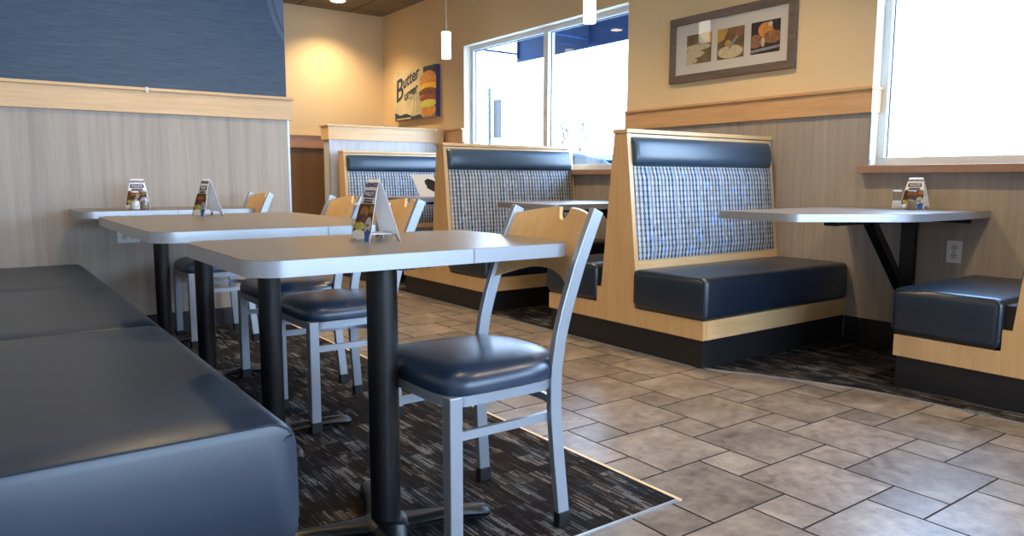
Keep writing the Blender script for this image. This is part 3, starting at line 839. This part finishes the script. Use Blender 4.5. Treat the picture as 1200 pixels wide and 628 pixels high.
# art coordinates: u to the right as seen, v up; the wall is seen from -X so right is -Y
PH = [(3.480, M['sepia_photo']), (3.217, M['sepia_photo']), (2.951, M['dark_photo'])]
for k, (py, gm) in enumerate(PH):
    cy = py-3.235; cz = 1.826-1.61; X = -.0175
    ph = art([(-.107, -.099), (.107, -.099), (.107, .099), (-.107, .099)], gm, 'photograph', pf, -.0165, cy, cz)
    def A(poly, mat, nm, lift): art([(max(-.1065, min(.1065, a)), max(-.0985, min(.0985, b))) for a, b in poly], mat, nm, ph, -.0165-lift, cy, cz)
    if k == 0:
        A([(.0, .099), (.107, .099), (.107, .03), (.05, .04)], M['gold_print'], 'printed_glow', .001)
        A(blob(-.02, .008, .12, .022), M['dough_print'], 'printed_loaf', .0014)
        A(blob(-.05, -.035, .10, .026), M['dough_print'], 'printed_loaf', .0018)
        A(blob(-.08, -.078, .07, .024), M['dough_print'], 'printed_loaf', .0022)
    elif k == 1:
        A([(-.107, .099), (-.02, .099), (-.05, .03), (-.107, .01)], M['gold_print'], 'printed_glow', .001)
        A(blob(.0, -.055, .10, .042), M['dough_print'], 'printed_bowl', .0014)
        A(blob(-.02, .0, .025, .022), M['gold_print'], 'printed_eggs', .0018)
        A([(-.02, -.03), (.0, -.04), (.065, .04), (.05, .05)], M['grey_print'], 'printed_whisk', .0022)
        A(blob(.07, .068, .03, .032), M['crust_print'], 'printed_hand', .0026)
    else:
        A(blob(.0, .045, .055, .045), M['bun_print'], 'printed_roll', .001)
        A(blob(.035, .075, .016, .016), M['dough_print'], 'printed_highlight', .0014)
        A([(-.107, -.09), (.107, -.075), (.107, -.06), (-.107, -.072)], M['grey_print'], 'printed_tray', .0012)
        A(blob(-.07, -.02, .055, .042), M['crust_print'], 'printed_loaf', .0018)
        A(blob(.055, -.005, .068, .040, 24, .04), M['crust_print'], 'printed_loaf', .0022)
        A(blob(-.015, -.030, .014, .030), M['dough_print'], 'printed_crumb', .0026)

cv = thing('canvas_print', 'canvas print of a cheeseburger with dark script lettering near the corner', 'picture', (XW, 7.47, 1.60))
bm = new_bm(); W2, H2 = .48, .55
def cream():
    t = NT('cream_printed_canvas'); n = t.noise(t.coords(), 6, 5, .6)
    return t.set(t.ramp(n, [(.3, srgb(176, 176, 160)), (.5, srgb(214, 200, 164)), (.75, srgb(226, 208, 168))]), .7)
rbox(bm, -.045, -.002, -W2, W2, 0, H2, .004, 2); obj('canvas', bm, cream(), cv)
def C(poly, mat, nm, lift, par=cv):
    bm = new_bm(); prism(bm, [(-(max(-W2+.002, min(W2-.002, a))), max(.002, min(H2-.002, b))) for a, b in poly], -.045-lift-.0006, -.045-lift, 0); return obj(nm, bm, mat, par)
for k in range(7):      # gingham cloth at the right
    C([(.22+.038*k, 0), (.238+.038*k, 0), (.238+.038*k, H2), (.22+.038*k, H2)], M['blue_print'] if k % 2 else M['purple'], 'printed_stripe', .0004)
C([(.20, .47), (.48, .47), (.48, .55), (.20, .55)], M['teal_script'], 'printed_cloth', .0012)
C([(.465, .005), (.478, .005), (.478, .545), (.465, .545)], M['teal_script'], 'printed_border', .0003)
bm = new_bm(); bx(bm, -.0452, -.0022, -W2-.0012, -W2+.0008, .003, H2-.003); obj('printed_edge', bm, M['purple'], cv)
C(blob(.31, .38, .185, .12, 30), M['bun_print'], 'printed_bun', .0026)
C([(.125, .30), (.48, .30), (.48, .36), (.30, .37), (.13, .35)], M['cheese_print'], 'printed_cheese', .0036)
C(blob(.30, .265, .19, .055, 30, .05), M['patty_print'], 'printed_patty', .0044)
C([(.16, .245), (.30, .235), (.20, .20)], M['cheese_print'], 'printed_cheese', .005)
C(blob(.31, .205, .185, .04, 30, .08), M['tomato_print'], 'printed_tomato', .0056)
C(blob(.31, .150, .185, .042, 34, .10), M['lettuce_print'], 'printed_lettuce', .0064)
C(blob(.31, .075, .165, .06, 30), M['bun_print'], 'printed_bun', .0046)
C([(-.48, 0), (.2, 0), (.12, .05), (-.05, .035), (-.2, .075), (-.35, .06), (-.48, .10)], M['teal_script'], 'printed_skyline', .001)
C([(-.44, .012), (-.08, .012), (-.1, .028), (-.42, .028)], M['dough_print'], 'printed_ribbon', .0018)
for k in range(3): C([(-.02+.06*k, .06), (-.012+.06*k, .06), (-.012+.06*k, .30), (-.02+.06*k, .30)], M['grey_print'], 'printed_column', .001)
def wall_text(body, size, u_, v_, rot, parent, name, off=.004):
    me = text_mesh(body, size, .001, shear=.35, offset=off)
    bm = new_bm(); bm.from_mesh(me); bpy.data.meshes.remove(me)
    ca, sa = math.cos(rot), math.sin(rot)
    for v in bm.verts:
        a = v.co.x*ca-v.co.y*sa+u_; b = v.co.x*sa+v.co.y*ca+v_; v.co = Vector((-.0475-v.co.z, -a, b))
    obj(name, bm, M['teal_script'], parent)
wall_text('B', .34, -.385, .33, .25, cv, 'lettering', .003)
wall_text('utter', .19, -.10, .455, .25, cv, 'lettering', .003)
wall_text('urger', .15, -.10, .30, .25, cv, 'lettering', .003)

# ------------------------------------------------------------------ outlets and clips
def outlet(name, label, loc, rz, wide):
    t = thing(name, label, 'outlet', loc, rz)      # faces local -Y
    hw, hh = (.060, .036) if wide else (.0375, .058)
    bm = new_bm(); rbox(bm, -hw, hw, -.006, -.0005, -hh, hh, .002, 2); obj('cover_plate', bm, M['white_plastic'], t)
    for s in (-1, 1):
        cx, cz = (s*.022, 0) if wide else (0, s*.022)
        bm = new_bm(); cyl(bm, (cx, -.006, cz), (cx, -.0085, cz), .0165, n=20); q = obj('socket', bm, plain('socket_face', srgb(206, 206, 202), .4), t, smooth=True)
        bm = new_bm()
        for dx in (-.006, .006): bx(bm, cx+dx-.0012, cx+dx+.0012, -.0092, -.0084, cz+.0, cz+.008)
        bx(bm, cx-.002, cx+.002, -.0092, -.0084, cz-.009, cz-.005); obj('slots', bm, M['slot'], q)
    bm = new_bm(); bx(bm, -.003, .003, -.0088, -.006, -.003, .003); obj('test_button', bm, M['slot'] if not wide else M['lettuce_print'], t)
outlet('wall_outlet', 'white upright outlet on the laminate below the right window', (XW, 1.757, .562), R(-90), False)
outlet('wall_outlet', 'white outlet on the partition just above the bench, behind the tables', (.733, YP, .594), 0, True)
for loc, rz, lb in (((.868, YP-.034, TR1-.004), 0, 'tiny white clip on the left maple trim'), ((3.99, 6.848, TR1-.004), 0, 'tiny white clip on the maple cap of the low wall')):
    t = thing('plastic_clip', lb, 'clip', loc, rz)
    bm = new_bm(); bx(bm, -.008, .008, -.004, 0, -.024, .004); bx(bm, -.008, .008, -.004, .012, .0045, .007); obj('clip_body', bm, M['white_plastic'], t, bevel=.001)
    bm = new_bm(); bx(bm, -.004, .004, -.008, -.004, -.016, -.008); obj('catch', bm, M['alu'], t)

# ------------------------------------------------------------------ lamps
def pendant(x, y, zb, label):
    t = thing('pendant_lamp', label, 'lamp', (x, y, zb))
    bm = new_bm(); cyl(bm, (0, 0, .245), (0, 0, ZC-zb-.02), .002, n=6); obj('cord', bm, M['white_plastic'], t)
    bm = new_bm(); lathe(bm, [(.06, ZC-zb-.02), (.06, ZC-zb-.001)], 24); obj('ceiling_rose', bm, M['alu'], t, smooth=True)
    bm = new_bm(); lathe(bm, [(.039, 0), (.042, .003), (.042, .226), (.038, .23)], 28); obj('lamp_shade', bm, M['shade_glow'], t, smooth=True)
    bm = new_bm(); lathe(bm, [(.014, .231), (.014, .24), (.006, .248)], 16); obj('cap', bm, M['silver'], t, smooth=True)
pendant(3.53, 5.86, 2.005, 'glowing white cylinder pendant over the farthest booth table')
pendant(3.51, 3.93, 1.995, 'glowing white cylinder pendant over the middle booth table, cut by the top edge')
def downlight(x, y, label, power):
    t = thing('recessed_downlight', label, 'lamp', (x, y, ZC))
    bm = new_bm(); n = 28
    ro = [(.095, -.001), (.095, -.006), (.078, -.008), (.072, -.003)]
    lathe(bm, ro, n); obj('trim_ring', bm, M['white_plastic'], t, smooth=True)
    bm = new_bm(); lathe(bm, [(.07, -.0085), (.068, -.010)], n); obj('lens', bm, M['lamp_glow'], t, smooth=True)
    ld = bpy.data.lights.new('downlight', 'SPOT'); ld.energy = power; ld.color = (1, .74, .42); ld.spot_size = R(125); ld.spot_blend = .8; ld.shadow_soft_size = .07
    lo = bpy.data.objects.new('lamp_light', ld); COL.objects.link(lo); lo.parent = t; lo.location = (0, 0, -.03)
downlight(3.37, 7.86, 'lit recessed downlight in the ceiling near the far corner', 60)
added_spots = [(1.6, 7.2, 75, 'over the passage behind the partition'), (2.3, 6.3, 50, 'between the farthest booth and the partition end'), (3.05, 4.7, 55, 'over the middle booth bench'),
         (3.05, 2.85, 60, 'over the nearest full booth bench'), (3.05, .9, 55, 'over the booth cut off at the right'), (.9, 3.7, 40, 'over the second dining table'),
         (2.0, 3.2, 40, 'over the tiled aisle by the chairs'), (.9, 1.6, 20, 'over the nearest dining table'), (2.0, .6, 35, 'over the tiled aisle beside the camera'), (2.2, -1.6, 40, 'over the tiles behind the camera')]
for x, y, pw, wh in added_spots: downlight(x, y, 'added unseen ceiling downlight '+wh, pw)  # lamps added out of view to brighten the room with warm light

# ------------------------------------------------------------------ outside
bm = new_bm(); bx(bm, XW+.2, 45, -20, 40, -.3, -.15); bx(bm, -20, XW+.2, -30, YB-.2, -.3, -.15); struct('ground', bm, M['concrete'])
t = thing('window_awning', 'blue cloth awning hanging outside the two-pane window', 'awning', (XW+.2, 4.9, 2.2))
bm = new_bm(); y0, y1 = -2.1, 1.87
prism(bm, [(.02, .75), (.67, .262), (.67, .03), (.655, .03), (.655, .252), (.02, .73)], y0, y1, 1)
obj('cloth', bm, M['awning'], t)
bm = new_bm()
for y in (-1.9, -.6, .68, 1.84): bar(bm, [(.02, y, .10), (.64, y, .10)], .02, .02); bar(bm, [(.645, y, .05), (.645, y, .24)], .02, .02, up=(0, 1, 0)); bar(bm, [(.02, y, .71), (.64, y, .24)], .02, .02)
bx(bm, .65, .68, y0, y1, .015, .035)
obj('frame', bm, M['awning'], t)
# street sign on a post, bare tree and parked car across the pavement
t = thing('street_sign', 'narrow dark green sign on a thin post seen through the left pane', 'sign', (9, 13.2, -.15))
bm = new_bm(); cyl(bm, (0, 0, 0), (0, 0, 3.0), .035, n=10); obj('post', bm, M['sign_green'], t)
bm = new_bm(); rbox(bm, .06, .10, -.30, -.06, 1.95, 2.75, .01, 2); obj('sign_panel', bm, M['car_glass'], t)
t = thing('bare_tree', 'pale bare tree outside the right pane of the two-pane window', 'tree', (12.5, 14.6, -.15))
random.seed(4)
def branch(bm, p, d, r, ln, lv):
    q = p+d*ln; cyl(bm, p, q, r, r*.7, 7)
    if lv == 0: return
    for _ in range(3 if lv > 1 else 2):
        dd = (d+Vector((random.uniform(-.6, .6), random.uniform(-.6, .6), random.uniform(.0, .4)))).normalized()
        branch(bm, p+d*ln*random.uniform(.7, 1), dd, r*.6, ln*.72, lv-1)
bm = new_bm(); cyl(bm, (0, 0, 0), (0, 0, 1.1), .07, .05, 9); obj('trunk', bm, M['bark'], t)
bm = new_bm(); branch(bm, Vector((0, 0, 1.05)), Vector((.1, .25, 1)).normalized(), .035, .7, 4); branch(bm, Vector((0, 0, 1.0)), Vector((0, -.35, 1)).normalized(), .03, .8, 4)
obj('branches', bm, M['bark'], t)
t = thing('parked_car', 'blue-grey car parked outside, its roof above the window sill', 'car', (9.0, 9.4, -.15))
bm = new_bm()
body = [(-2.2, .35), (-2.2, .8), (-1.9, .92), (-1.2, .98), (1.35, 1.0), (2.1, .95), (2.3, .75), (2.25, .35)]
prism(bm, body, -.85, .85, 0); obj('body', bm, M['car_paint'], t, bevel=.05)
cab = [(-1.25, .96), (-.45, 1.42), (.2, 1.52), (1.0, 1.46), (1.75, 1.0)]
bm = new_bm(); prism(bm, [(y*.96, z-.035) for y, z in cab], -.72, .72, 0); obj('side_windows', bm, M['car_glass'], t, bevel=.02)
bm = new_bm(); prism(bm, [(-.5, 1.40), (.2, 1.53), (1.02, 1.47), (.98, 1.42), (.2, 1.475), (-.46, 1.36)], -.74, .74, 0)
for ya, za, yb, zb in ((-1.25, .97, -.46, 1.40), (1.75, 1.0, 1.0, 1.46), (.25, .98, .25, 1.5)):
    for s in (-.71, .71): bar(bm, [(s, ya, za), (s, yb, zb)], .05, .05, up=(1, 0, 0))
obj('roof', bm, M['car_paint'], t)
for x in (-.78, .78):
    for y in (-1.4, 1.4):
        bm = new_bm(); cyl(bm, (x-.1, y, .33), (x+.1, y, .33), .33, n=24); obj('wheel', bm, M['black_rubber'], t, smooth=True)

# ------------------------------------------------------------------ light from outside
w = bpy.data.worlds.new('World'); S.world = w; w.use_nodes = True
nt = w.node_tree; bg = nt.nodes['Background']
tc = nt.nodes.new('ShaderNodeTexCoord'); sp = nt.nodes.new('ShaderNodeSeparateXYZ'); cr = nt.nodes.new('ShaderNodeValToRGB')
nt.links.new(tc.outputs['Generated'], sp.inputs[0]); nt.links.new(sp.outputs[2], cr.inputs[0])
cr.color_ramp.elements[0].position = 0; cr.color_ramp.elements[0].color = (.64, .80, 1, 1)
cr.color_ramp.elements[1].position = .7; cr.color_ramp.elements[1].color = (.32, .58, 1, 1)
nt.links.new(cr.outputs[0], bg.inputs[0]); bg.inputs[1].default_value = 8.0
def portal(loc, rot, sx, sy):
    ld = bpy.data.lights.new('portal', 'AREA'); ld.shape = 'RECTANGLE'; ld.size = sx; ld.size_y = sy; ld.cycles.is_portal = True
    o = bpy.data.objects.new('window_portal', ld); COL.objects.link(o); o.location = loc; o.rotation_euler = rot
for a, b in WIN: portal((XW+.19, (a+b)/2, (Z0+Z1)/2), (0, R(90), 0), Z1-Z0, b-a)
for a, b in ((.1, 1.9), (2.2, 3.9)): portal(((a+b)/2, YB-.19, 1.5), (R(90), 0, R(0)), b-a, 1.8)

# ------------------------------------------------------------------ camera
cam = bpy.data.cameras.new('camera'); co = bpy.data.objects.new('camera', cam); COL.objects.link(co)
cam.sensor_width = 36; cam.lens = 869.1/1200*36; cam.clip_start = .02; cam.clip_end = 200
yaw, pit, rol = R(36.026), R(6.791), R(.13)
F = Vector((math.sin(yaw)*math.cos(pit), math.cos(yaw)*math.cos(pit), -math.sin(pit)))
Rt = Vector((math.cos(yaw), -math.sin(yaw), 0)); Up = Rt.cross(F)
R2 = Rt*math.cos(rol)+Up*math.sin(rol); U2 = -Rt*math.sin(rol)+Up*math.cos(rol)
co.matrix_world = Matrix(((R2.x, U2.x, -F.x, 0), (R2.y, U2.y, -F.y, 0), (R2.z, U2.z, -F.z, .93), (0, 0, 0, 1)))
S.camera = co
v = S.view_settings; v.view_transform = 'Standard'; v.look = 'None'; v.gamma = 1; v.use_curve_mapping = False; v.exposure = 1.08
